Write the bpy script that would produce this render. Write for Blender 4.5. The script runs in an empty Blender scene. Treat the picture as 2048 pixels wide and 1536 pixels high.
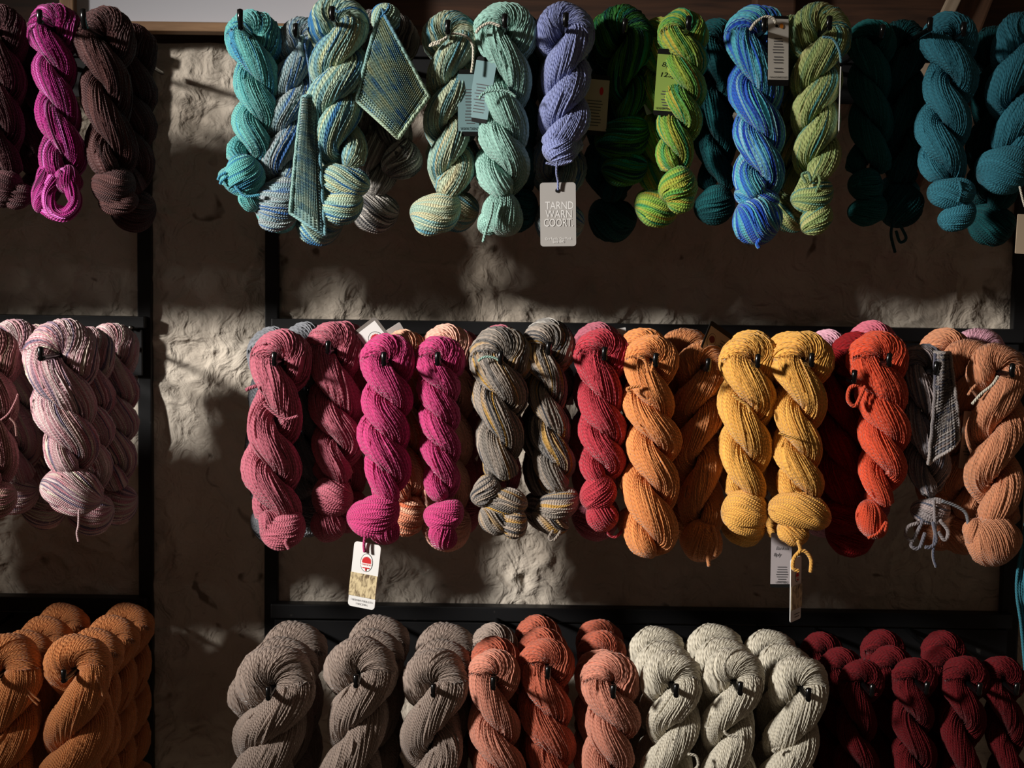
import bpy, math, random
import numpy as np
from mathutils import Matrix, Vector
random.seed(7)
rng = np.random.default_rng(11)
scene = bpy.context.scene
col = scene.collection

# ------------------------------------------------------------ camera
F = 2844.0                                   # focal length in pixels of the 2048 px frame
PITCH, ROLL = math.radians(4.2), 0.0144
cam = bpy.data.cameras.new('camera'); cam.lens = 50.0; cam.sensor_width = 36.0; cam.clip_start = 0.05
cam_ob = bpy.data.objects.new('camera', cam); col.objects.link(cam_ob)
CR = (Matrix.Rotation(math.pi/2 - PITCH, 4, 'X') @ Matrix.Rotation(ROLL, 4, 'Z'))
cam_ob.matrix_world = CR
cam.dof.use_dof = True; cam.dof.focus_distance = 1.43; cam.dof.aperture_fstop = 9.0
scene.camera = cam_ob

# ------------------------------------------------------------ world, light, exposure
w = bpy.data.worlds.new('world'); scene.world = w; w.use_nodes = True
w.node_tree.nodes['Background'].inputs[0].default_value = (1.0, 0.72, 0.52, 1)
w.node_tree.nodes['Background'].inputs[1].default_value = 0.048
KEY_POS, KEY_AIM = Vector((-2.60, -0.15, 0.80)), Vector((-0.13, 1.50, -0.075))
kl = bpy.data.lights.new('window_daylight', 'SPOT'); kl.energy = 725; kl.color = (1.0, 0.955, 0.89)
kl.shadow_soft_size = 0.17; kl.spot_size = math.radians(23); kl.spot_blend = 1.0
kob = bpy.data.objects.new('window_daylight', kl); col.objects.link(kob)
kob.location = KEY_POS
kob.rotation_euler = (KEY_AIM - KEY_POS).to_track_quat('-Z', 'Y').to_euler()
scene.view_settings.view_transform = 'Standard'; scene.view_settings.look = 'None'
scene.view_settings.gamma = 1.0; scene.view_settings.exposure = 0.0
scene.view_settings.use_curve_mapping = False

# ------------------------------------------------------------ helpers
M3 = np.array(CR.to_3x3())
def at(px, py, Y):
    d = M3 @ np.array([(px-1024.0)/F, -(py-768.0)/F, -1.0])
    return d * (Y/d[1])
def mpp(Y): return Y/F
Y_FRONT, Y_STEP, Y_TIP, Y_RAIL, Y_WALL = 1.45, 0.055, 1.395, 1.692, 1.717

def lin(c):
    c = np.array(c, float)/255.0
    return tuple(np.where(c <= .04045, c/12.92, ((c+.055)/1.055)**2.4))

def mesh_grid(name, V, closed_u=True, uv=None, cap=True):
    """V: (n, m, 3) rings; quads between rings; uv (n, m+1, 2) when closed."""
    n, m, _ = V.shape
    mm = m if closed_u else m-1
    i, j = np.meshgrid(np.arange(n-1), np.arange(mm), indexing='ij')
    i = i.ravel(); j = j.ravel(); j2 = (j+1) % m
    quads = np.stack([i*m+j, i*m+j2, (i+1)*m+j2, (i+1)*m+j], 1)
    me = bpy.data.meshes.new(name)
    verts = V.reshape(-1, 3)
    me.vertices.add(len(verts)); me.vertices.foreach_set('co', verts.astype(np.float32).ravel())
    nl = quads.size
    me.loops.add(nl); me.loops.foreach_set('vertex_index', quads.ravel().astype(np.int32))
    me.polygons.add(len(quads)); me.polygons.foreach_set('loop_start', np.arange(0, nl, 4, dtype=np.int32))
    me.polygons.foreach_set('use_smooth', np.ones(len(quads), bool))
    if uv is not None:
        L = me.uv_layers.new(name='UVMap')
        u = np.stack([uv[i, j], uv[i, j+1], uv[i+1, j+1], uv[i+1, j]], 1)
        L.data.foreach_set('uv', u.astype(np.float32).ravel())
    me.update(calc_edges=True); me.validate()
    return me

def add(name, me, mat=None, parent=None, loc=(0, 0, 0)):
    o = bpy.data.objects.new(name, me); col.objects.link(o)
    if mat is not None and me is not None:
        if len(me.materials) == 0: me.materials.append(mat)
    o.location = loc
    if parent is not None: o.parent = parent
    return o

def tag(o, label=None, cat=None, group=None, kind=None):
    if label: o['label'] = label
    if cat: o['category'] = cat
    if group: o['group'] = group
    if kind: o['kind'] = kind
    return o

def empty(name, loc, label, cat, group=None):
    o = bpy.data.objects.new(name, None); o.empty_display_size = 0.02
    col.objects.link(o); o.location = loc
    return tag(o, label, cat, group)

def boxmesh(name, boxes, bevel=0.0):
    """boxes: list of ((x0,x1),(y0,y1),(z0,z1)) -> one mesh"""
    import bmesh
    bm = bmesh.new()
    for (x0, x1), (y0, y1), (z0, z1) in boxes:
        r = bmesh.ops.create_cube(bm, size=1.0)
        for v in r['verts']:
            v.co = Vector(((x0+x1)/2 + v.co.x*(x1-x0), (y0+y1)/2 + v.co.y*(y1-y0), (z0+z1)/2 + v.co.z*(z1-z0)))
    if bevel:
        bmesh.ops.bevel(bm, geom=bm.edges[:], offset=bevel, segments=2, affect='EDGES', profile=.6)
    me = bpy.data.meshes.new(name); bm.to_mesh(me); bm.free()
    return me

def catmull(P, n):
    """P (k,d) -> n samples, roughly uniform in arclength of the first two/three columns"""
    P = np.array(P, float); k = len(P)
    Q = np.vstack([2*P[0]-P[1], P, 2*P[-1]-P[-2]])
    t = np.linspace(0, k-1-1e-9, max(200, 40*k)); i = t.astype(int); f = (t-i)[:, None]
    p0, p1, p2, p3 = Q[i], Q[i+1], Q[i+2], Q[i+3]
    C = .5*((2*p1)+(-p0+p2)*f+(2*p0-5*p1+4*p2-p3)*f**2+(-p0+3*p1-3*p2+p3)*f**3)
    dd = np.linalg.norm(np.diff(C[:, :3], axis=0), axis=1); s = np.concatenate([[0], np.cumsum(dd)])
    ss = np.linspace(0, s[-1], n)
    return np.stack([np.interp(ss, s, C[:, a]) for a in range(C.shape[1])], 1), ss

def unit(a): return a/np.maximum(np.linalg.norm(a, axis=-1, keepdims=True), 1e-9)

# ------------------------------------------------------------ materials
def new_mat(name):
    m = bpy.data.materials.new(name); m.use_nodes = True
    nt = m.node_tree
    return m, nt, nt.nodes['Principled BSDF']

def N(nt, typ, **kw):
    n = nt.nodes.new(typ)
    for k, v in kw.items(): setattr(n, k, v)
    return n

def mth(nt, op, a, b=None, c=None):
    n = nt.nodes.new('ShaderNodeMath'); n.operation = op
    for i, x in enumerate((a, b, c)):
        if x is None: continue
        if isinstance(x, (int, float)): n.inputs[i].default_value = x
        else: nt.links.new(x, n.inputs[i])
    return n.outputs[0]

YM = {}
def yarn(name, colors, var=0.0, ply=0.0030, gloss=.85, along=9.0, across=.23, mott=.22):
    """colors: list of sRGB; several colours = hand-dyed variegation running along the strands"""
    m, nt, bs = new_mat('yarn_'+name); lk = nt.links.new
    uv = N(nt, 'ShaderNodeUVMap'); sp = N(nt, 'ShaderNodeSeparateXYZ'); lk(uv.outputs[0], sp.inputs[0])
    u, v = sp.outputs[0], sp.outputs[1]
    sid = mth(nt, 'FLOOR', u); fr = mth(nt, 'FRACT', u)
    wn = N(nt, 'ShaderNodeTexWhiteNoise', noise_dimensions='1D'); lk(sid, wn.inputs['W'])
    oi = N(nt, 'ShaderNodeObjectInfo')
    if len(colors) > 1:
        cb = N(nt, 'ShaderNodeCombineXYZ')
        lk(mth(nt, 'MULTIPLY', sid, across), cb.inputs[0]); lk(mth(nt, 'MULTIPLY', v, along), cb.inputs[1])
        lk(mth(nt, 'MULTIPLY', oi.outputs['Random'], 37.0), cb.inputs[2])
        nz = N(nt, 'ShaderNodeTexNoise'); nz.inputs['Scale'].default_value = 1.0; nz.inputs['Detail'].default_value = 1.5
        lk(cb.outputs[0], nz.inputs['Vector'])
        jit = mth(nt, 'MULTIPLY_ADD', wn.outputs[0], .36, -.18)
        fac = mth(nt, 'ADD', nz.outputs[0], jit)
        rp = N(nt, 'ShaderNodeValToRGB'); rp.color_ramp.interpolation = 'EASE'
        e = rp.color_ramp.elements; k = len(colors)
        ps = np.linspace(.26, .74, k)
        while len(e) < k: e.new(.5)
        for q in range(k): e[q].position = ps[q]; e[q].color = (*lin(colors[q]), 1)
        lk(fac, rp.inputs[0]); base = rp.outputs[0]
    else:
        rgb = N(nt, 'ShaderNodeRGB'); rgb.outputs[0].default_value = (*lin(colors[0]), 1); base = rgb.outputs[0]
    # strand to strand value change + fibre mottling
    cb2 = N(nt, 'ShaderNodeCombineXYZ'); lk(mth(nt, 'MULTIPLY', u, 2.5), cb2.inputs[0]); lk(mth(nt, 'MULTIPLY', v, 420.0), cb2.inputs[1])
    n2 = N(nt, 'ShaderNodeTexNoise'); n2.inputs['Scale'].default_value = 1.0; n2.inputs['Detail'].default_value = 3.0
    lk(cb2.outputs[0], n2.inputs['Vector'])
    val = mth(nt, 'ADD', mth(nt, 'MULTIPLY_ADD', wn.outputs[0], mott, 1-mott*.5),
              mth(nt, 'MULTIPLY_ADD', n2.outputs[0], .5, -.25))
    hs = N(nt, 'ShaderNodeHueSaturation'); lk(base, hs.inputs['Color']); lk(val, hs.inputs['Value'])
    lk(hs.outputs[0], bs.inputs['Base Color'])
    # plied twist on each strand
    ang = mth(nt, 'MULTIPLY', mth(nt, 'ADD', mth(nt, 'ADD', mth(nt, 'MULTIPLY', v, 1.0/ply), mth(nt, 'MULTIPLY', wn.outputs[0], 7.0)), mth(nt, 'MULTIPLY', fr, 1.5)), 2*math.pi)
    tw = mth(nt, 'ABSOLUTE', mth(nt, 'SINE', mth(nt, 'MULTIPLY', ang, .5)))
    hgt = mth(nt, 'ADD', tw, mth(nt, 'MULTIPLY', n2.outputs[0], .7))
    bp = N(nt, 'ShaderNodeBump'); bp.inputs['Strength'].default_value = .75; bp.inputs['Distance'].default_value = .0008
    lk(hgt, bp.inputs['Height']); lk(bp.outputs[0], bs.inputs['Normal'])
    bs.inputs['Roughness'].default_value = gloss; bs.inputs['Specular IOR Level'].default_value = .22
    bs.inputs['Sheen Weight'].default_value = .3 if max(max(c_) for c_ in colors) > 150 else .05; bs.inputs['Sheen Roughness'].default_value = .45
    YM[name] = m
    return m

for nm, cs, kw in [
    ('maroon', [(62, 34, 38), (90, 56, 60)], dict(ply=.0022, gloss=.6)),
    ('magenta_dyed', [(92, 4, 66), (146, 6, 104), (160, 14, 116), (206, 104, 186)], dict(across=1.7, along=6, ply=.0022, gloss=.6)),
    ('brown', [(60, 34, 35), (86, 54, 52)], dict(ply=.0022, gloss=.6)),
    ('turquoise', [(62, 140, 180), (88, 168, 170), (105, 178, 172), (98, 158, 160)], dict(across=.07, along=7, ply=.0022)),
    ('grey_blue', [(60, 105, 165), (130, 158, 165), (158, 170, 170), (132, 142, 150)], dict(across=.6)),
    ('sage_blue', [(48, 112, 165), (128, 172, 168), (168, 190, 168), (186, 190, 150)], dict(across=.5)),
    ('sage_cream', [(90, 150, 168), (150, 182, 168), (178, 188, 160), (190, 184, 148)], dict(across=.4)),
    ('mint', [(150, 192, 180)], {}),
    ('periwinkle', [(138, 147, 194)], {}),
    ('green_dyed', [(8, 54, 60), (14, 82, 48), (62, 122, 40), (30, 140, 120)], dict(across=.6, gloss=.6)),
    ('lime', [(36, 140, 95), (104, 160, 62), (142, 166, 62), (176, 160, 60)], dict(across=.5)),
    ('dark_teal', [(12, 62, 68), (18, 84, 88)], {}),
    ('blue_dyed', [(24, 62, 176), (48, 104, 205), (86, 176, 190), (140, 190, 205)], dict(across=.9, along=7)),
    ('sage', [(78, 146, 146), (140, 162, 100), (166, 178, 114), (178, 178, 120)], dict(across=.5)),
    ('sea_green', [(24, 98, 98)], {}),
    ('teal', [(56, 124, 142)], {}),
    ('pink_dyed', [(118, 106, 130), (202, 154, 162), (218, 198, 196), (188, 124, 136), (210, 202, 184)], dict(across=.9, along=6, ply=.0022, gloss=.65)),
    ('brown_pink', [(150, 110, 100), (190, 130, 135), (140, 120, 100)], dict(across=.8, ply=.0022)),
    ('rose', [(178, 96, 112)], {}),
    ('magenta', [(192, 62, 118)], {}),
    ('grey_ochre', [(74, 74, 78), (128, 120, 112), (164, 150, 138), (184, 142, 66)], dict(across=.8, along=8)),
    ('grey_white', [(70, 70, 74), (128, 124, 120), (190, 184, 176)], dict(across=.8)),
    ('crimson', [(184, 56, 70)], {}),
    ('orange', [(228, 146, 84)], {}),
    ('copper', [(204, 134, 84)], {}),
    ('yellow', [(234, 174, 84)], {}),
    ('scarlet', [(218, 82, 50)], {}),
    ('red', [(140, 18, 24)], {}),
    ('grey_mix', [(88, 92, 110), (150, 140, 140), (178, 160, 158)], dict(across=.8)),
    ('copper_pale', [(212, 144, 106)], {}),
    ('terracotta', [(220, 142, 86)], dict(ply=.002)),
    ('taupe', [(158, 140, 129)], dict(ply=.0024)),
    ('coral', [(208, 138, 116)], {}),
    ('coral_deep', [(186, 98, 74)], {}),
    ('cream', [(214, 206, 188)], {}),
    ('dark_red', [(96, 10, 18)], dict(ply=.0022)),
    ('peach', [(234, 176, 156)], {}),
    ('peach_orange', [(230, 120, 80), (236, 180, 150)], dict(across=.9)),
    ('pale_pink', [(230, 172, 190)], {}),
    ('pink', [(214, 110, 130)], {}),
    ('grey', [(122, 124, 130)], {}),
    ('white_string', [(226, 218, 200)], {}),
]:
    yarn(nm, cs, **kw)

def plain(name, c, rough=.6, spec=.3, metal=0.0):
    m, nt, bs = new_mat(name); bs.inputs['Base Color'].default_value = (*lin(c), 1)
    bs.inputs['Roughness'].default_value = rough; bs.inputs['Specular IOR Level'].default_value = spec
    bs.inputs['Metallic'].default_value = metal
    return m

# black painted steel with chips along it
blk, nt, bs = new_mat('black_painted_steel')
tc = N(nt, 'ShaderNodeTexCoord'); nz = N(nt, 'ShaderNodeTexNoise'); nz.inputs['Scale'].default_value = 60; nz.inputs['Detail'].default_value = 6
nt.links.new(tc.outputs['Object'], nz.inputs['Vector'])
rp = N(nt, 'ShaderNodeValToRGB'); e = rp.color_ramp.elements
e[0].position = .70; e[0].color = (*lin((17, 17, 19)), 1); e[1].position = .76; e[1].color = (*lin((60, 58, 56)), 1)
nt.links.new(nz.outputs[0], rp.inputs[0]); nt.links.new(rp.outputs[0], bs.inputs['Base Color'])
bs.inputs['Roughness'].default_value = .5; bs.inputs['Specular IOR Level'].default_value = .35
peg_mat = plain('black_gloss_steel', (10, 10, 11), .22, .5)

def wood(name, c1, c2, scale=(3, 40, 40)):
    m, nt, bs = new_mat(name)
    tc = N(nt, 'ShaderNodeTexCoord'); mp = N(nt, 'ShaderNodeMapping'); mp.inputs['Scale'].default_value = scale
    nt.links.new(tc.outputs['Object'], mp.inputs[0])
    nz = N(nt, 'ShaderNodeTexNoise'); nz.inputs['Scale'].default_value = 3; nz.inputs['Detail'].default_value = 8; nz.inputs['Distortion'].default_value = .6
    nt.links.new(mp.outputs[0], nz.inputs['Vector'])
    rp = N(nt, 'ShaderNodeValToRGB'); e = rp.color_ramp.elements
    e[0].position = .3; e[0].color = (*lin(c1), 1); e[1].position = .7; e[1].color = (*lin(c2), 1)
    nt.links.new(nz.outputs[0], rp.inputs[0]); nt.links.new(rp.outputs[0], bs.inputs['Base Color'])
    bp = N(nt, 'ShaderNodeBump'); bp.inputs['Strength'].default_value = .3; bp.inputs['Distance'].default_value = .001
    nt.links.new(nz.outputs[0], bp.inputs['Height']); nt.links.new(bp.outputs[0], bs.inputs['Normal'])
    bs.inputs['Roughness'].default_value = .65
    return m
oak = wood('oak', (116, 84, 56), (160, 124, 90))
oak_v = wood('oak_upright', (116, 84, 56), (160, 124, 90), (40, 40, 3))
beam_mat = wood('dark_timber', (46, 28, 18), (84, 54, 36))

# rough lime plaster
plaster, nt, bs = new_mat('rough_plaster')
tc = N(nt, 'ShaderNodeTexCoord')
n1 = N(nt, 'ShaderNodeTexNoise'); n1.inputs['Scale'].default_value = 5; n1.inputs['Detail'].default_value = 7
n2 = N(nt, 'ShaderNodeTexNoise'); n2.inputs['Scale'].default_value = 60; n2.inputs['Detail'].default_value = 5
n3 = N(nt, 'ShaderNodeTexNoise'); n3.inputs['Scale'].default_value = 24; n3.inputs['Detail'].default_value = 2; n3.inputs['Distortion'].default_value = .8
for n in (n1, n2, n3): nt.links.new(tc.outputs['Object'], n.inputs['Vector'])
rp = N(nt, 'ShaderNodeValToRGB'); e = rp.color_ramp.elements
e[0].position = .34; e[0].color = (*lin((190, 176, 160)), 1); e[1].position = .66; e[1].color = (*lin((220, 210, 196)), 1)
nt.links.new(n1.outputs[0], rp.inputs[0])
rp2 = N(nt, 'ShaderNodeValToRGB'); e = rp2.color_ramp.elements       # dark pock marks
e[0].position = .27; e[0].color = (.16, .11, .08, 1); e[1].position = .33; e[1].color = (1, 1, 1, 1)
nt.links.new(n3.outputs[0], rp2.inputs[0])
mx = N(nt, 'ShaderNodeMix', data_type='RGBA', blend_type='MULTIPLY'); mx.inputs[0].default_value = .75
nt.links.new(rp.outputs[0], mx.inputs[6]); nt.links.new(rp2.outputs[0], mx.inputs[7])
nt.links.new(mx.outputs[2], bs.inputs['Base Color'])
n4 = N(nt, 'ShaderNodeTexNoise'); n4.inputs['Scale'].default_value = 34; n4.inputs['Detail'].default_value = 4; n4.inputs['Distortion'].default_value = 1.4
nt.links.new(tc.outputs['Object'], n4.inputs['Vector'])
bp0 = N(nt, 'ShaderNodeBump'); bp0.inputs['Strength'].default_value = .9; bp0.inputs['Distance'].default_value = .010
nt.links.new(n4.outputs[0], bp0.inputs['Height'])
bp = N(nt, 'ShaderNodeBump'); bp.inputs['Strength'].default_value = .8; bp.inputs['Distance'].default_value = .005
nt.links.new(bp0.outputs[0], bp.inputs['Normal']); nt.links.new(n2.outputs[0], bp.inputs['Height']); nt.links.new(bp.outputs[0], bs.inputs['Normal'])
bs.inputs['Roughness'].default_value = .95; bs.inputs['Specular IOR Level'].default_value = .1

# ------------------------------------------------------------ setting: the plaster wall
def vnoise(x, z, freq, seed):
    r = np.random.default_rng(seed).random((256, 256))
    X, Z = x*freq, z*freq; i, j = np.floor(X).astype(int), np.floor(Z).astype(int); f, g = X-i, Z-j
    f = f*f*(3-2*f); g = g*g*(3-2*g); i &= 255; j &= 255; i1 = (i+1) & 255; j1 = (j+1) & 255
    return (r[i, j]*(1-f)+r[i1, j]*f)*(1-g)+(r[i, j1]*(1-f)+r[i1, j1]*f)*g
Z_TOP = at(380, 86, Y_WALL)[2]
xs = np.concatenate([np.linspace(-2.4, -.82, 24)[:-1], np.linspace(-.82, .82, 420), np.linspace(.82, 2.4, 24)[1:]])
zs = np.concatenate([np.linspace(-1.5, -.68, 14)[:-1], np.linspace(-.68, Z_TOP, 300)])
XX, ZZ = np.meshgrid(xs, zs, indexing='xy')
wx = XX + .03*vnoise(XX+9, ZZ+9, 14, 5); wz = ZZ + .03*vnoise(XX+5, ZZ+3, 14, 6)
h = .010*vnoise(XX+7, ZZ+7, 4, 1) + .008*vnoise(wx+7, wz+7, 11, 2)
rid = 1-np.abs(2*vnoise(wx+3, wz+4, 22, 3)-1)
h += .0065*rid**3*(.35+1.0*vnoise(XX+4, ZZ+2, 5, 8)) + .0045*(1-np.abs(2*vnoise(wx+2, wz+8, 46, 12)-1))**2*(.3+vnoise(XX+1, ZZ+8, 6, 13)) + .0030*vnoise(wx+1, wz+6, 70, 4) + .0016*vnoise(wx+1, wz+6, 130, 9)
WV = np.stack([XX, Y_WALL+.016-h, ZZ], -1)
WV = np.concatenate([WV, WV[-1:]+np.array([0, .25, .01])], 0)          # rounded-off top ledge going back
wall = add('wall_back', mesh_grid('wall_back', WV, closed_u=False), plaster)
tag(wall, 'rough grey-beige plaster wall behind the racks', kind='structure')

# timbers above the plaster
zb0, zb1 = Z_TOP-.002, at(380, -160, 1.75)[2]
o = add('trim_1', boxmesh('trim_1', [((-2.4, 2.4), (1.75, 1.84), (zb0-.004, zb1))], .004), beam_mat)
tag(o, 'dark timber beam along the top of the plaster wall', kind='structure')
def px_box(x0, y0, x1, y1, Ya, Yb):
    a, b = at(x0, y0, Ya), at(x1, y1, Ya)
    return ((a[0], b[0]), (Ya, Yb), (b[2], a[2]))
o = add('trim_2', boxmesh('trim_2', [px_box(1515, -160, 1590, 84, 1.715, 1.745)], .003), beam_mat)
tag(o, 'dark upright timber post behind the blue and sage skeins', kind='structure')
tm = boxmesh('trim_3', [((-.021, .021), (-.015, .015), (-.22, .22))], .003)
p = at(1935, 20, 1.72); o = add('trim_3', tm, wood('brown_timber', (74, 50, 36), (112, 80, 58), (40, 40, 3)), loc=p); o.rotation_euler = (0, .34, 0)
tag(o, 'brown slanting timber brace behind the teal skeins at upper right', kind='structure')
tm = boxmesh('trim_4', [((-.007, .007), (-.006, .006), (-.16, .16))], .001)
p = at(1902, 10, 1.695); o = add('trim_4', tm, wood('pale_timber', (150, 130, 108), (186, 168, 146), (40, 40, 3)), loc=p); o.rotation_euler = (0, .42, 0)
tag(o, 'thin pale batten leaning against the brown brace', kind='structure')

# ------------------------------------------------------------ racks
def rack(label, posts, x0, x1, rails):
    zb = -1.30
    r = empty('display_rack', ((x0+x1)/2, Y_RAIL, zb), label, 'display rack', 'black steel yarn racks')
    o0 = np.array(r.location)
    def L(b): return tuple((q[0]-o0[k], q[1]-o0[k]) for k, q in enumerate(b))
    for (pa, pb, ytop) in posts:
        a, b = at(pa, 900, Y_RAIL+.011), at(pb, 900, Y_RAIL+.011)
        add('post', boxmesh('post', [L(((a[0], b[0]), (Y_RAIL+.011, Y_RAIL+.024), (zb, at(300, ytop, Y_RAIL)[2])))], .0012), blk, r)
    for (ry, rh, py0, py1, rx) in rails:
        zt, zr = at(rx, ry, Y_RAIL)[2], at(rx, ry+rh, Y_RAIL)[2]
        zp0, zp1 = at(rx, py0, Y_RAIL+.004)[2], at(rx, py1, Y_RAIL+.004)[2]
        add('rail', boxmesh('rail', [L(((x0, x1), (Y_RAIL-.003, Y_RAIL+.018), (zr, zt)))], .0012), blk, r)
        add('back_plate', boxmesh('back_plate', [L(((x0+.004, x1-.004), (Y_RAIL+.002, Y_RAIL+.008), (zp1, zp0)))], .001), blk, r)
    return r
rk_l = rack('black steel yarn rack at the left, before the gap of bare wall', [(276, 303, 66)], at(-420, 700, Y_RAIL)[0], at(290, 700, Y_RAIL)[0],
            [(92, 22, 117, 195, 200), (632, 23, 658, 750, 200), (1195, 30, 1228, 1320, 200)])
rk_m = rack('long black steel yarn rack right of the bare wall gap', [(529, 555, 20), (2016, 2052, 20)], at(543, 700, Y_RAIL)[0], at(2046, 700, Y_RAIL)[0],
            [(90, 24, 118, 195, 800), (641, 27, 671, 765, 800), (1211, 28, 1242, 1332, 800)])

def tube_mesh(name, pts, r, sides=8, n=None, uvk=None):
    pts = np.array(pts, float)
    C, s = catmull(pts, n or max(12, 8*len(pts)))
    T = unit(np.gradient(C, axis=0))
    ref = np.array([0.31, -.82, .48]); E1 = unit(np.cross(T, ref)); E2 = np.cross(T, E1)
    th = np.linspace(0, 2*np.pi, sides, endpoint=False)
    R = np.full(len(C), float(r)); R = R*np.ones(len(C))
    Cc = np.vstack([C[:1]-T[:1]*r*.3, C, C[-1:]+T[-1:]*r*.3]); R = np.concatenate([[r*.35], R, [r*.35]])
    E1 = np.vstack([E1[:1], E1, E1[-1:]]); E2 = np.vstack([E2[:1], E2, E2[-1:]]); s = np.concatenate([[0], s, [s[-1]]])
    V = Cc[:, None]+R[:, None, None]*(np.cos(th)[None, :, None]*E1[:, None]+np.sin(th)[None, :, None]*E2[:, None])
    V = np.concatenate([np.repeat(Cc[:1, None], sides, 1), V, np.repeat(Cc[-1:, None], sides, 1)], 0)
    s = np.concatenate([[0], s, [s[-1]]])
    uv = np.zeros((len(V), sides+1, 2)); uv[:, :, 0] = np.linspace(0, 1.999, sides+1)[None]; uv[:, :, 1] = s[:, None]
    return mesh_grid(name, V, True, uv)

PEG = {}
def peg(rk, X, Z, tipY=Y_TIP, up=.013, rk_y=Y_RAIL+.006):
    key = (round(tipY, 4), up)
    if key not in PEG:
        pts = [(0, rk_y, 0), (0, (rk_y+tipY)/2, 0), (0, tipY+.012, 0), (0, tipY+.003, .001), (0, tipY-.0005, .005), (0, tipY-.001, up)]
        PEG[key] = tube_mesh('peg', pts, .0029, 10, 40); PEG[key].materials.append(peg_mat)
    o = bpy.data.objects.new('peg', PEG[key]); col.objects.link(o); o.parent = rk
    o.location = Vector((X, 0, Z))-rk.location
    return o

# ------------------------------------------------------------ yarn geometry
def strands(name, C, E1, E2, P, Q, K, twist, s, seed, m=3, lump=.05):
    """tube of K corrugated yarn strands; P,Q semi-axes; twist (n) radians"""
    g = np.random.default_rng(seed); n = len(C); J = K*m
    j = np.arange(J); k = j//m; f = j % m
    base = 2*np.pi*j/J
    lam = g.uniform(.03, .09, (3, K)); ph = g.uniform(0, 2*np.pi, (3, K)); am = g.normal(0, 1, (3, K))
    def sm(a):
        return sum(am[q][k][None]*np.sin(2*np.pi*s[:, None]/lam[q][k][None]+ph[q][k][None]+a*q) for q in range(3))/1.7
    dth = 2*np.pi/K
    th = base[None]+twist[:, None]+.5*dth*sm(1.7)
    lumpf = 1+lump*(np.sin(2*base[None]+s[:, None]*55+seed)+.7*np.sin(3*base[None]-s[:, None]*90+2*seed))
    rid = np.pi*(P+Q)/K*.5
    prof = np.array([-1.0, .2, .62, .2])[f] if m == 4 else np.where(f == 0, -1.0, .42)
    fade = np.minimum(1, np.minimum(P, Q)/(.4*max(P.max(), 1e-6)))
    dr = rid[:, None]*fade[:, None]*(prof[None]*1.7+.6*sm(0))
    a = P[:, None]*lumpf+dr; b = Q[:, None]*lumpf+dr
    V = C[:, None]+(a*np.cos(th))[..., None]*E1[:, None]+(b*np.sin(th))[..., None]*E2[:, None]
    uv = np.zeros((n, J+1, 2)); uv[:, :, 0] = (np.arange(J+1)/m)[None]+.02; uv[:, :, 1] = s[:, None]+seed*.137 % 3
    return mesh_grid(name, V, True, uv)

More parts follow.
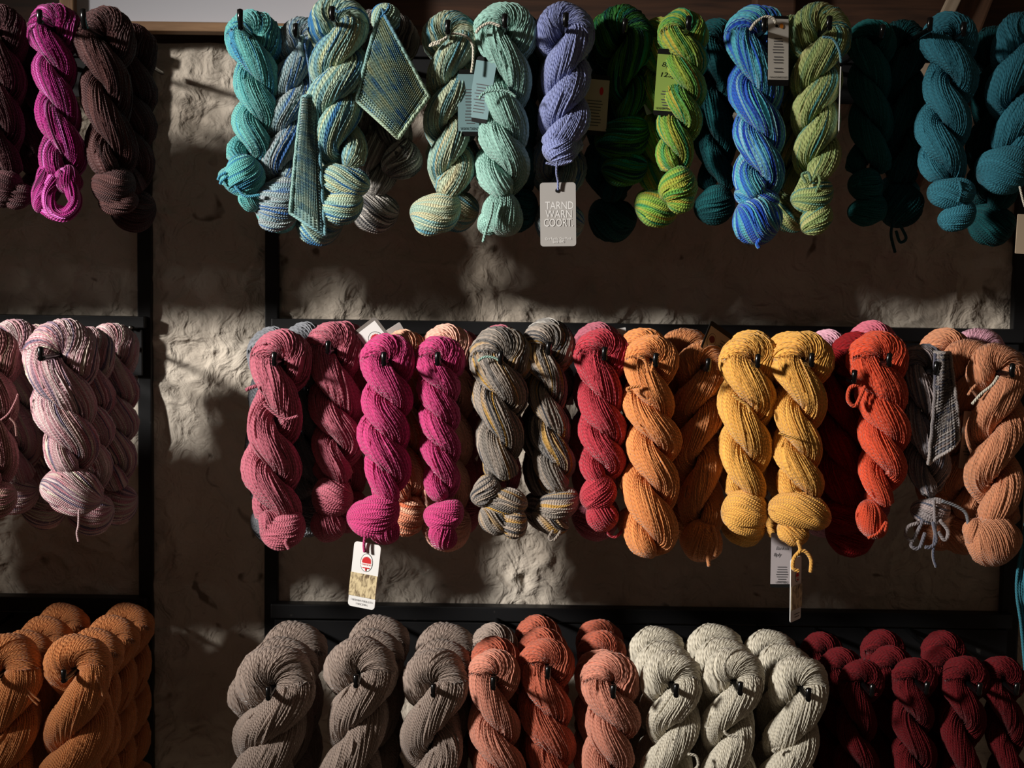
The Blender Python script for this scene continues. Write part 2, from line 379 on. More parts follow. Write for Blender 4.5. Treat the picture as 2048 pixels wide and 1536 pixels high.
ARCH_TW = 2.2
TW_RATE = .90
def rope(name, axis, wid, hand, half, K, seed, res, origin, m=3, free=False, loose=0):
    """axis (k,3) world points from the peg hole down, wid per point (m), half = half-turn length (m)."""
    A = np.concatenate([np.array(axis, float), np.array(wid, float)[:, None]], 1)
    Ltot = np.linalg.norm(np.diff(A[:, :3], axis=0), axis=1).sum()
    n = max(20, int(Ltot*1.35/res))
    S, s = catmull(A, n)
    C, W = S[:, :3], S[:, 3]
    g = np.random.default_rng(seed+5)
    p = .258*W*(1+.06*np.sin(s*40+seed)); q = .288*W*(1+.05*np.sin(s*33+2*seed))
    # close-in start: plies fan out of the loop over the peg
    a = 1.09*p
    a0 = p[0]+.0022
    k0 = np.clip(1-s/(half*.55), 0, 1); k0 = k0*k0*(3-2*k0)
    a = a*(1-k0)+a0*k0
    phase = s/half + .15*np.sin(s*21+seed*1.3)*np.clip(s/half, 0, 1)
    tp = np.clip((s[-1]-s)/(.012), 0.3, 1) if not free else np.sqrt(np.clip(1-(1-np.clip((s[-1]-s)/(.034), 0, 1))**2, .02, 1))                     # tail end taper
    p = p*tp; q = q*tp; a = a*np.clip(tp, .5, 1)
    Xd, Dd = np.array([1., 0, 0]), np.array([0, -1., 0])
    fA = np.pi-hand*np.pi*phase
    eA = np.cos(fA)[:, None]*Xd+np.sin(fA)[:, None]*Dd
    cA = C+a[:, None]*eA; cB = C-a[:, None]*eA
    na = 15
    al = np.linspace(np.pi, 0, na+2)[1:-1]
    eT = np.cos(al)[:, None]*Xd+np.sin(al)[:, None]*np.array([0, 0, 1.])
    cT = C[0]+a0*eT
    cc = np.vstack([cA[::-1], cT, cB]); e1 = np.vstack([eA[::-1], eT, -eA])
    pp = np.concatenate([p[::-1], np.full(na, p[0]), p]); qq = np.concatenate([q[::-1], np.full(na, q[0]), q])
    T = unit(np.gradient(cc, axis=0))
    e1 = unit(e1-(e1*T).sum(1, keepdims=True)*T); e2 = np.cross(T, e1)
    ds = np.linalg.norm(np.diff(cc, axis=0), axis=1); ss = np.concatenate([[0], np.cumsum(ds)])
    rate = np.full(len(cc), TW_RATE/np.mean((p+q)/2)); 
    wgt = np.exp(-((np.arange(len(cc))-(len(cA)+na/2))/(na*.42))**2)
    arch_len = np.pi*a0
    rate = rate+wgt*(ARCH_TW/arch_len)
    tw = np.concatenate([[0], np.cumsum(.5*(rate[1:]+rate[:-1])*ds)])*hand
    cc = np.vstack([cc[:1], cc, cc[-1:]]); e1 = np.vstack([e1[:1], e1, e1[-1:]]); e2 = np.vstack([e2[:1], e2, e2[-1:]])
    pp = np.concatenate([[1e-4], pp, [1e-4]]); qq = np.concatenate([[1e-4], qq, [1e-4]])
    tw = np.concatenate([tw[:1], tw, tw[-1:]]); ss = np.concatenate([[0], ss, [ss[-1]]])
    lo = []
    for z in range(loose):
        n0 = int(g.integers(6, max(7, len(cc)-30))); ln = int(g.integers(12, 22)); i = np.arange(n0, min(n0+ln, len(cc)-4), 3)
        if len(i) < 4: continue
        th = tw[i]+g.uniform(0, 6.28)+np.linspace(0, g.uniform(-.9, .9), len(i)); rr = 1.045
        lo.append(cc[i]-origin+(rr*pp[i]*np.cos(th))[:, None]*e1[i]+(rr*qq[i]*np.sin(th))[:, None]*e2[i])
    me = strands(name, cc-origin, e1, e2, pp, qq, K, tw, ss, seed, m)
    return (me, lo) if loose else me

def knot(name, c, Lx, R, ang, bend, Rd, K, seed, origin, twist=.7, n=18, m=3):
    """spindle of strands; axis at angle ang (deg, ccw in the picture plane)"""
    t = np.sin(np.linspace(-np.pi/2, np.pi/2, n))
    a = math.radians(ang)
    ax = np.array([math.cos(a), 0, math.sin(a)]); pe = np.array([-math.sin(a), 0, math.cos(a)]); dp = np.array([0, -1., 0])
    C = c+Lx*t[:, None]*ax+(bend*R*(t**2-.4))[:, None]*pe+(-.18*R*t**2)[:, None]*dp
    prof = np.sqrt(np.clip(1-np.abs(t)**2.4, 0, 1))
    P = np.maximum(R*prof, 2e-4); Q = np.maximum(Rd*prof, 2e-4)
    s = (t+1)*Lx*1.25
    E1 = np.repeat(pe[None], n, 0); E2 = np.repeat(dp[None], n, 0)
    return strands(name, C-origin, E1, E2, P, Q, K, twist*t, s, seed, m, lump=.035)

def loop_tube(name, pts, r, K, seed, origin):
    C, s = catmull(np.array(pts), 44)
    T = unit(np.gradient(C, axis=0)); D = np.array([0, -1., 0])
    E1 = unit(np.cross(D, T)); E2 = np.cross(T, E1)
    R = np.full(len(C), r); R[0] = R[-1] = r*.3
    return strands(name, C-origin, E1, E2, R, R*.95, K, s*25, s, seed)

SEED = [100]
GEN = {}
def generic(hand, K):
    K = 42 if K < 44 else 54; key = (hand, K)
    if key in GEN: return GEN[key]
    mp_ = mpp(1.45); ax = np.array([(0, 0, 0), (2, 0, -110), (-3, 0, -220), (4, 0, -320)])*mp_
    b = rope('twisted_body', ax, np.array([104, 98, 98, 84])*mp_, hand, 84*mp_, K, 31+hand+K, 14*mp_, np.zeros(3))
    k = knot('end_knot', np.array([2, 0, -345])*mp_, 50*mp_, 42*mp_, 12*hand, .2, 40*mp_, K, 41+hand, np.zeros(3))
    GEN[key] = (b, k); return GEN[key]

def obj_mat(o, mat):
    if len(o.data.materials) == 0: o.data.materials.append(mat)
    o.material_slots[0].link = 'OBJECT'; o.material_slots[0].material = mat

def hang_generic(mat, hole, sc, hand, K, label, group, zs=1.0):
    b, k = generic(hand, K); drop = 395*mpp(1.45)*sc*zs
    e = empty('yarn_skein', hole-np.array([0, 0, drop]), label, 'yarn skein', group)
    for nm, me in (('twisted_body', b), ('end_knot', k)):
        o = bpy.data.objects.new(nm, me); col.objects.link(o); o.parent = e
        o.location = (0, 0, drop); o.scale = (sc, sc, sc*zs); obj_mat(o, mat)
    return e

def skein(short, label, colr, rk, pts, hand=1, half=82, knots=(), tails=(), loops=(), behind=(), Y=Y_FRONT, K=30, group=None, ties=(), up=.011, haspeg=True, tip=None):
    SEED[0] += 1; sd = SEED[0]; K = int(K*1.33) if K < 36 else int(K*1.22)
    mp_ = mpp(Y); mat = YM[colr]
    if knots:                                                   # run the plies on into the first knot
        kx, ky = knots[0][0], knots[0][1]; lx, ly, lw = pts[-1]
        pts = list(pts)+[((kx+lx)/2, (ky+ly)/2+4, lw*.9)] if ky-ly > 24 else list(pts)
    ax = [at(x, y, Y) for x, y, _ in pts]; wd = [q*mp_ for _, _, q in pts]
    lowy = max([pts[-1][1]]+[k[1]+max(k[3], abs(k[2]*math.sin(math.radians(k[4])))) for k in knots])
    org = at(pts[-1][0], lowy, Y)
    e = empty('yarn_skein', org, label, 'yarn skein', group)
    bme, lo = rope('twisted_body', ax, wd, hand, half*mp_, K, sd, 10.5*mp_, org, free=not knots, loose=7)
    body = add('twisted_body', bme, mat, e)
    for lp_ in lo: add('loose_strand', tube_mesh('loose_strand', lp_, 2.1*mp_*40/max(K, 40), 5, 14), mat, body)
    for i, kn in enumerate(knots):
        cx, cy, Lx, R, ang = kn[:5]; bend = kn[5] if len(kn) > 5 else .15; fy = kn[6] if len(kn) > 6 else .010
        Kk = max(18, int(1.0*R*K/30.0))
        c = at(cx, cy, Y-fy)
        add('end_knot', knot('end_knot', c, Lx*mp_, R*mp_, ang, bend, min(R, 46)*.92*mp_, Kk, sd*7+i, org), mat, e)
    for i, (lp, r) in enumerate(loops):
        add('end_loop', loop_tube('end_loop', [at(x, y, Y-.016) for x, y in lp], r*mp_, max(8, int(K*r/26)), sd*5+i, org), mat, e)
    for i, tl in enumerate(tails):
        tp_, r = tl[0], tl[1]; tm_ = YM[tl[2]] if len(tl) > 2 else mat; dy = tl[3] if len(tl) > 3 else .024
        me = tube_mesh('yarn_tail', [at(x, y, Y-dy)-org for x, y in tp_], r*mp_)
        add('yarn_tail', me, tm_, e)
    hole = ax[0]
    if haspeg: peg(rk, hole[0], hole[2], (Y-.046) if tip is None else tip, up)
    for i, bh in enumerate(behind):
        bc, dx, dz, sc = bh[:4]; nm = bh[4]; n_ = bh[5] if len(bh) > 5 else i+1; bhand = bh[6] if len(bh) > 6 else hand
        hh = hole+np.array([dx*mp_, n_*Y_STEP, -dz*mp_])
        hang_generic(YM[bc], hh, sc, bhand, K, nm, group)
    return e

# ------------------------------------------------------------ skeins: upper rail, left rack
GU, GM, GB = 'skeins on the upper rail', 'skeins on the middle rail', 'skeins on the lower rail'
skein('maroon', 'dark maroon skein cut off by the upper left edge of the photo', 'maroon', rk_l, [(0, 66, 92), (2, 170, 86), (4, 280, 84), (10, 340, 70)], 1, 95,
      [(4, 375, 40, 36, 10), (34, 392, 32, 24, 15)], Y=1.46, K=36, group=GU,
      behind=[('maroon', 40, 4, .85, 'dark maroon skein showing between the leftmost skein and the bright magenta one')])
skein('magenta', 'bright magenta hand-dyed skein with an open looped end, upper left', 'magenta_dyed', rk_l, [(110, 60, 86), (108, 130, 78), (114, 210, 82), (126, 300, 86), (122, 345, 70)], 1, 80,
      [(88, 375, 52, 20, 78), (112, 424, 34, 14, -8), (135, 360, 30, 26, -60)], loops=[([(118, 338), (138, 368), (150, 405), (130, 430), (104, 420), (96, 385), (112, 350)], 12)],
      Y=1.455, K=32, group=GU)
skein('dark brown', 'dark brown skein beside the black post, below the framed white board', 'brown', rk_l, [(210, 78, 106), (212, 180, 98), (222, 280, 94), (228, 340, 84)], 1, 98,
      [(226, 372, 44, 36, 14), (236, 404, 40, 22, 8)], Y=1.462, K=38, group=GU, up=.016, tip=1.39,
      behind=[('brown', 22, 2, .96, 'dark brown skein tucked behind the one beside the black post')])

# ------------------------------------------------------------ upper rail, main rack
skein('turquoise', 'turquoise skein with a frayed tuft at its lower left, first on the upper main rail', 'turquoise', rk_m,
      [(507, 78, 100), (514, 150, 88), (516, 230, 86), (500, 300, 80), (492, 335, 62)], 1, 72,
      [(487, 352, 42, 38, 60, .2), (462, 352, 26, 18, 20), (500, 400, 26, 18, -40)],
      tails=[([(452, 345), (440, 352), (436, 360)], 3), ([(455, 352), (444, 362), (440, 368)], 3), ([(470, 372), (490, 392), (520, 390)], 3)],
      Y=1.465, K=34, group=GU, up=.016, tip=1.395,
      behind=[('turquoise', 30, 8, .95, 'turquoise skein half hidden behind the first turquoise one')])
skein('grey-blue', 'grey-blue variegated skein with a fat wrapped end, second on the upper main rail', 'grey_blue', rk_m,
      [(606, 86, 92), (592, 160, 90), (578, 235, 92), (566, 310, 92), (562, 345, 80)], -1, 88,
      [(556, 400, 54, 42, 22, .25), (556, 438, 40, 20, 14)], Y=1.475, K=32, group=GU,
      tails=[([(606, 70), (612, 100), (620, 150), (622, 186)], 2.2), ([(604, 72), (601, 95), (604, 112)], 5)],
      behind=[('sage_blue', 16, 10, 1.0, 'grey-green skein whose cut ends show under the grey-blue skein')])
skein('sage-blue', 'large sage and blue variegated skein right of the knitted strip', 'sage_blue', rk_m,
      [(676, 54, 112), (680, 130, 102), (668, 220, 100), (684, 300, 98), (690, 340, 90)], -1, 84,
      [(686, 362, 54, 30, -12, .1), (680, 412, 48, 34, 18, .2)], tails=[([(668, 16), (676, 24), (690, 18)], 3)], Y=1.44, K=34, group=GU,
      behind=[('grey_white', 62, 6, 1.0, 'dark grey-green skein in the shade behind the sage and blue one')])
skein('grey-sage', 'dark grey-sage skein hanging behind the mint knitted swatch, end coiled', 'grey_white', rk_m,
      [(782, 82, 96), (770, 160, 90), (770, 230, 90), (786, 285, 78)], 1, 90,
      [(802, 318, 42, 36, 64, .3)], tails=[([(790, 300), (800, 320), (812, 300), (800, 292)], 3.5)], Y=1.485, K=26, group=GU)
skein('sage-cream', 'pale sage and cream skein with a big round end, left of the mint skein', 'sage_cream', rk_m,
      [(900, 80, 94), (905, 150, 92), (892, 230, 92), (903, 310, 90), (900, 365, 80)], -1, 80,
      [(872, 424, 52, 38, 18, .25), (866, 446, 38, 22, 14)], Y=1.455, K=30, group=GU,
      tails=[([(868, 86), (884, 80), (905, 68), (930, 72), (945, 90), (946, 120), (943, 145)], 2.6, 'white_string', .03), ([(868, 84), (860, 92), (880, 86)], 2.6, 'white_string', .03)],
      behind=[('sage_cream', 8, -10, .98, 'dull sage skein behind the pale sage and cream one')])
skein('mint', 'light mint green skein with a thin tie round it, centre of the upper rail', 'mint', rk_m,
      [(1010, 68, 106), (1012, 150, 100), (1004, 230, 96), (1006, 310, 98), (1004, 370, 88)], 1, 88,
      [(1006, 428, 46, 38, -70, .1), (985, 440, 34, 24, 50)], Y=1.45, K=32, group=GU,
      tails=[([(958, 198), (968, 186), (992, 181), (1018, 184), (1032, 194)], 2.6, 'mint', .034), ([(986, 404), (982, 430), (974, 455), (966, 484)], 3, 'mint', .036),
             ([(952, 66), (962, 54), (980, 46), (1000, 52)], 3, 'white_string', .03)],
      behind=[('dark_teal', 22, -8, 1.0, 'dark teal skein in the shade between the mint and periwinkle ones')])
skein('periwinkle', 'periwinkle blue skein tied off above the silver tag', 'periwinkle', rk_m,
      [(1128, 66, 104), (1132, 130, 92), (1130, 200, 92), (1128, 270, 90), (1118, 312, 72)], -1, 82,
      [(1120, 296, 34, 34, 62, .1)], Y=1.45, K=30, group=GU,
      tails=[([(1092, 326), (1115, 330), (1145, 322)], 2.4, 'periwinkle', .03)],
      behind=[('grey_blue', -2, 4, 1.05, 'slate blue skein hanging behind the silver tag and the periwinkle skein')])
skein('bottle green', 'dark green variegated skein in shade, right of the periwinkle one', 'green_dyed', rk_m,
      [(1243, 76, 118), (1250, 130, 96), (1256, 190, 70), (1250, 230, 66)], -1, 110,
      [(1246, 276, 56, 42, 24, .2), (1250, 338, 46, 30, 10, .2)], Y=1.50, K=36, group=GU,
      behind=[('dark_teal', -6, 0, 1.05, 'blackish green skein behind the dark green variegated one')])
skein('lime', 'lime green and yellow variegated skein next to the green price card', 'lime', rk_m,
      [(1366, 72, 94), (1370, 130, 80), (1366, 200, 78), (1354, 270, 76), (1350, 325, 66)], 1, 58,
      [(1356, 372, 40, 34, 52, .15), (1362, 402, 28, 20, 18)], Y=1.455, K=28, group=GU,
      behind=[('lime', -34, 0, .95, 'second lime skein, its coiled end poking out lower left of the first')])
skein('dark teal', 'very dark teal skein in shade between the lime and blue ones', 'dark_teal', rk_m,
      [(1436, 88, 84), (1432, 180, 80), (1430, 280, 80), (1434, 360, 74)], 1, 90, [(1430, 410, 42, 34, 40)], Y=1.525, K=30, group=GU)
skein('blue', 'bright blue and aqua striped skein with a ball-like end', 'blue_dyed', rk_m,
      [(1512, 76, 108), (1508, 140, 98), (1514, 230, 100), (1520, 310, 98), (1516, 370, 88)], 1, 92,
      [(1515, 440, 48, 46, -30, .1), (1514, 396, 46, 22, -10)], Y=1.45, K=30, group=GU,
      tails=[([(1500, 60), (1512, 44), (1530, 34), (1545, 36), (1552, 46)], 3, 'white_string', .036), ([(1520, 478), (1514, 488), (1518, 496)], 4)],
      behind=[('grey_white', 36, -4, .9, 'dark skein in the shade right of the blue one')])
skein('sage', 'sage green and teal skein with looped ends, right of the blue one', 'sage', rk_m,
      [(1638, 72, 108), (1634, 140, 98), (1630, 220, 94), (1634, 290, 90), (1630, 340, 74)], -1, 80,
      [(1626, 392, 44, 28, 24, .25), (1632, 436, 38, 26, 54), (1608, 372, 26, 14, 60)], Y=1.45, K=30, group=GU,
      tails=[([(1612, 366), (1604, 350), (1616, 346), (1622, 362)], 3), ([(1624, 362), (1634, 350), (1640, 362), (1632, 384)], 3), ([(1645, 74), (1665, 78), (1678, 100), (1682, 125)], 2.6, 'sage_cream', .04)],
      behind=[('sage', -26, -2, .98, 'sage skein mostly hidden behind the sage and teal one')])
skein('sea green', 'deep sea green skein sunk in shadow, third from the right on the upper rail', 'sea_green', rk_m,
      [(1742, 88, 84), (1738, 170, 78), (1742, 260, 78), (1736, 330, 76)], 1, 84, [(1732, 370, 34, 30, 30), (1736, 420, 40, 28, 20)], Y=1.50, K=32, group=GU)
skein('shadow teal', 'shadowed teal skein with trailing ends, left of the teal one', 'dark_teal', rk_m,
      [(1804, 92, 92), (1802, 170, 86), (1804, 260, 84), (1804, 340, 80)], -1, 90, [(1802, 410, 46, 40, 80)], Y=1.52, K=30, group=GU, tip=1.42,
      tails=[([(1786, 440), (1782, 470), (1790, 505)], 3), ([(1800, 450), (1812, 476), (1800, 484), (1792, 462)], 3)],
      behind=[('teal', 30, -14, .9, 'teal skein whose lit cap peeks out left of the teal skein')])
skein('teal', 'teal blue skein with a coiled end, second from the right on the upper rail', 'teal', rk_m,
      [(1898, 84, 108), (1902, 150, 96), (1888, 230, 96), (1882, 305, 92), (1890, 345, 76)], 1, 80,
      [(1904, 386, 48, 30, 4, .1), (1916, 432, 40, 26, 30, .2)], tails=[([(1918, 362), (1922, 380), (1916, 404)], 3)], Y=1.46, K=34, group=GU)
skein('right teal', 'teal blue skein cut off by the upper right edge of the photo', 'teal', rk_m,
      [(2050, 84, 108), (2026, 160, 98), (2040, 240, 94), (2026, 290, 84)], -1, 92, [(2008, 338, 54, 46, 12, .2)], Y=1.46, K=34, group=GU,
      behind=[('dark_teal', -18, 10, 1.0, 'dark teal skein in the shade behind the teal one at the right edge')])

# ------------------------------------------------------------ middle rail, left rack
skein('pink', 'pink and grey variegated skein with a ball end and a dangling thread, left rack', 'pink_dyed', rk_l,
      [(124, 710, 126), (126, 790, 114), (140, 870, 112), (142, 925, 94)], 1, 96, [(142, 980, 64, 42, -12, -.2), (140, 1006, 46, 22, -14)], Y=1.45, K=44, group=GM, tip=1.385,
      tails=[([(158, 1020), (157, 1050), (154, 1066), (157, 1083)], 2.2)],
      behind=[('pink_dyed', 20, 0, .98, 'pink variegated skein directly behind the ball-ended one'), ('pink_dyed', 42, -4, .98, 'pink variegated skein furthest right on the left rack, beside the post')])
skein('far pink', 'pink variegated skein set back left of the ball-ended one', 'pink_dyed', rk_l,
      [(30, 706, 112), (34, 790, 104), (30, 880, 104), (28, 950, 90)], 1, 90, [(26, 990, 50, 36, 12)], Y=1.51, K=40, group=GM, haspeg=False,
      behind=[('pink_dyed', 18, -2, 1.0, 'pink variegated skein at the very back of the left rack')])
skein('brown-pink', 'brownish pink skein cut off by the left edge, middle of the photo', 'brown_pink', rk_l,
      [(-20, 716, 108), (-16, 800, 100), (-20, 890, 100), (-14, 960, 88)], 1, 92, [(-12, 1000, 46, 34, 20)], Y=1.45, K=40, group=GM,
      tails=[([(2, 840), (18, 826), (32, 800), (36, 788)], 2), ([(20, 836), (30, 848), (33, 872)], 2)])

# ------------------------------------------------------------ middle rail, main rack
skein('dusty rose', 'dusty rose skein at the left end of the middle rail', 'rose', rk_m,
      [(564, 722, 114), (556, 800, 100), (544, 890, 108), (546, 970, 104), (556, 1020, 90)], 1, 100,
      [(566, 1060, 48, 34, 30, .2), (548, 1052, 38, 22, -50)], Y=1.45, K=30, group=GM,
      tails=[([(512, 772), (500, 776), (492, 780)], 4), ([(528, 808), (548, 826), (570, 838), (596, 832)], 3, 'rose', .034), ([(575, 1074), (572, 1086), (578, 1098)], 4)],
      behind=[('grey', 34, -18, 1.0, 'grey skein whose top shows between the two rose skeins'), ('grey', -52, 0, 1.06, 'grey skein poking out lower left of the dusty rose one')])
skein('shaded rose', 'rose skein in half shade, second on the middle rail', 'rose', rk_m,
      [(668, 700, 108), (668, 780, 98), (678, 870, 94), (666, 940, 84)], 1, 92, [(664, 994, 42, 38, 10, -.1), (656, 1050, 36, 30, -40)], Y=1.475, K=30, group=GM,
      behind=[('rose', 10, 2, 1.0, 'rose skein behind the half-shaded rose one')])
skein('magenta one', 'magenta skein with the white tag hanging from its end', 'magenta', rk_m,
      [(776, 722, 100), (776, 790, 88), (768, 870, 92), (776, 940, 88), (772, 985, 74)], 1, 76,
      [(748, 1030, 56, 40, 26, .25), (768, 1056, 36, 28, -60)], Y=1.445, K=28, group=GM,
      tails=[([(730, 1072), (728, 1090), (729, 1104)], 3, 'magenta', .028)],
      behind=[('peach_orange', 26, -4, .96, 'peach and orange skein peeking over the magenta one with the white tag')])
skein('thin magenta', 'slim magenta skein, second of the two magenta ones', 'magenta', rk_m,
      [(880, 722, 86), (878, 780, 74), (878, 850, 76), (884, 920, 74), (884, 980, 68)], 1, 60,
      [(888, 1030, 42, 30, 20, .2), (886, 1070, 32, 26, -75)], Y=1.45, K=26, group=GM,
      behind=[('peach', 10, -10, 1.06, 'pale peach skein behind the slim magenta one, its end curling below'), ('rose', 30, 0, 1.0, 'muted rose skein deep in shade right of the slim magenta one')])
skein('ochre grey', 'grey and ochre variegated skein with a bulky knotted end', 'grey_ochre', rk_m,
      [(1002, 720, 112), (1000, 790, 102), (1000, 860, 96), (1000, 930, 86)], 1, 78,
      [(972, 984, 34, 28, 60, .2), (1010, 1006, 46, 28, 4, -.2), (990, 1040, 36, 26, -30), (1026, 1046, 30, 28, 20)], Y=1.45, K=30, group=GM,
      tails=[([(956, 722), (970, 714), (990, 716), (1006, 728)], 2.6, 'sage_cream', .034)],
      behind=[('rose', -2, -12, .96, 'rose skein top peeping over the grey and ochre one')])
skein('slim ochre grey', 'slimmer grey and ochre skein, right of the bulky one', 'grey_ochre', rk_m,
      [(1095, 702, 96), (1094, 770, 78), (1098, 850, 78), (1108, 925, 74), (1108, 965, 66)], 1, 72,
      [(1116, 1010, 46, 30, 24, .2), (1100, 1044, 40, 22, -20)], tails=[([(1106, 1060), (1098, 1076), (1108, 1080), (1122, 1062)], 3)], Y=1.462, K=26, group=GM,
      behind=[('grey_white', 4, -6, 1.0, 'grey and white skein behind the slimmer grey and ochre one')])
skein('crimson', 'crimson skein between the grey-ochre and orange ones', 'crimson', rk_m,
      [(1203, 712, 98), (1200, 780, 88), (1204, 850, 88), (1206, 915, 82), (1200, 955, 70)], 1, 74,
      [(1196, 986, 40, 34, 66, .1), (1204, 1032, 34, 28, -30)], Y=1.452, K=30, group=GM,
      tails=[([(1222, 1050), (1216, 1066), (1230, 1074), (1246, 1060)], 3.2, 'crimson', .0)],
      behind=[('rose', 0, -6, 1.02, 'dull red skein behind the crimson one')])
skein('orange', 'bright orange skein, longest of the middle rail, thickening to the bottom', 'orange', rk_m,
      [(1302, 724, 102), (1294, 790, 96), (1308, 870, 98), (1302, 950, 106), (1300, 1030, 112), (1304, 1090, 104), (1306, 1114, 90)], 1, 88,
      [], Y=1.445, K=34, group=GM,
      tails=[([(1262, 786), (1254, 778), (1266, 774), (1280, 772)], 3, 'orange', .03), ([(1276, 712), (1290, 722), (1296, 744)], 3, 'orange', .04), ([(1312, 712), (1306, 730), (1302, 744)], 3, 'orange', .04)],
      behind=[('orange', -4, -8, 1.02, 'orange skein directly behind the bright orange one')])
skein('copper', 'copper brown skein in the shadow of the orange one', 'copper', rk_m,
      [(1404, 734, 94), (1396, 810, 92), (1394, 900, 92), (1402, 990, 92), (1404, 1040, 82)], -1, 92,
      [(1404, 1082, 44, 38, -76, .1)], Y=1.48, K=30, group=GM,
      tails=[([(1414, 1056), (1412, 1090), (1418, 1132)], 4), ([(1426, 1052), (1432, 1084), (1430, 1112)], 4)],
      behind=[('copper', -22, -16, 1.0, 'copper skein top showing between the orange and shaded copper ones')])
skein('yellow one', 'golden yellow skein with a rounded end, left of the two', 'yellow', rk_m,
      [(1500, 726, 108), (1494, 800, 98), (1490, 880, 98), (1492, 950, 92), (1492, 985, 78)], 1, 86,
      [(1490, 1022, 48, 38, 6, -.2), (1490, 1048, 38, 20, -4)], Y=1.45, K=34, group=GM,
      tails=[([(1466, 790), (1482, 802), (1496, 812), (1500, 824)], 2.8, 'yellow', .034)],
      behind=[('yellow', 14, 0, 1.0, 'golden yellow skein directly behind the left yellow one'), ('yellow', 40, -4, 1.0, 'golden yellow skein furthest back between the two front yellow ones')])
skein('yellow two', 'golden yellow skein with a fat wrapped end and loose thread, right of the two', 'yellow', rk_m,
      [(1604, 724, 106), (1600, 800, 96), (1594, 880, 96), (1600, 950, 92), (1602, 985, 80)], 1, 84,
      [(1600, 1024, 66, 36, -10, -.25), (1586, 1066, 34, 22, -20)], Y=1.442, K=34, group=GM,
      tails=[([(1558, 866), (1580, 874), (1600, 876)], 2.4, 'yellow', .034), ([(1596, 1082), (1600, 1100), (1588, 1116), (1586, 1136), (1598, 1142)], 4, 'yellow', .034), ([(1598, 1100), (1612, 1104), (1622, 1120), (1621, 1144)], 4, 'yellow', .034)],
      behind=[('yellow', 0, -2, 1.0, 'golden yellow skein directly behind the fat-ended one')])
skein('hidden red', 'deep red skein set back between the yellow and scarlet ones', 'red', rk_m,
      [(1672, 752, 92), (1674, 830, 88), (1684, 920, 100), (1690, 1000, 96)], 1, 96, [(1690, 1030, 48, 36, 10)], Y=1.50, K=30, group=GM, tip=1.42,
      behind=[('pale_pink', 6, -34, 1.0, 'pale pink skein top left of the scarlet one'), ('pale_pink', 24, -20, .96, 'second pale pink skein top behind the scarlet one')])
skein('scarlet', 'scarlet orange-red skein with a yarn loop sticking out on its left', 'scarlet', rk_m,
      [(1754, 724, 110), (1764, 800, 98), (1768, 880, 96), (1764, 950, 80), (1758, 995, 64)], 1, 78,
      [(1744, 1040, 42, 28, -66, .15)], Y=1.45, K=32, group=GM,
      tails=[([(1722, 768), (1700, 776), (1696, 800), (1710, 812), (1722, 790), (1730, 772)], 4, 'scarlet', .026), ([(1736, 1076), (1756, 1066), (1772, 1044), (1770, 1062)], 3)],
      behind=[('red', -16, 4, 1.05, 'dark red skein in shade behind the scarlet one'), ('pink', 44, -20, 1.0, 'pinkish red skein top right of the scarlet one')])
skein('grey mix', 'grey mixed skein with a bound end and loose loops, beside the knitted strip', 'grey_mix', rk_m,
      [(1846, 740, 92), (1844, 820, 86), (1850, 900, 84), (1860, 970, 64), (1862, 1000, 60)], 1, 100,
      [(1862, 1022, 40, 26, 2, .1)], Y=1.47, K=26, group=GM,
      tails=[([(1846, 1040), (1832, 1070), (1822, 1090), (1838, 1096), (1850, 1066)], 4), ([(1866, 1044), (1872, 1080), (1862, 1094), (1850, 1094)], 4), ([(1880, 1040), (1896, 1062), (1890, 1080), (1876, 1064)], 4),
             ([(1836, 1046), (1816, 1054), (1812, 1072), (1824, 1082)], 4), ([(1868, 1000), (1870, 1060), (1866, 1110), (1872, 1134)], 3), ([(1884, 1002), (1908, 1010), (1930, 1024), (1936, 1046), (1934, 1070)], 3.5, 'grey', .03)],
      behind=[('copper_pale', 76, -22, 1.05, 'copper skein top at the back right of the knitted strip')])
skein('pale copper', 'pale copper skein with a white tie and large round end, right end of middle rail', 'copper_pale', rk_m,
      [(1992, 744, 108), (1998, 820, 100), (1982, 910, 104), (1994, 990, 98), (1996, 1030, 90)], -1, 98,
      [(1988, 1080, 54, 52, -40, .1), (1952, 1066, 30, 22, -80)], Y=1.45, K=32, group=GM,
      tails=[([(1944, 808), (1962, 788), (1984, 770), (1996, 752)], 3, 'white_string', .04), ([(1936, 790), (1944, 778), (1952, 770)], 3)],
      behind=[('copper_pale', -22, -2, 1.0, 'pale copper skein directly behind the one with the white tie'), ('pale_pink', 34, -22, 1.0, 'pink skein top at the right edge, middle rail'), ('pink', 66, -14, 1.0, 'darker pink skein top in the right corner of the middle rail')])

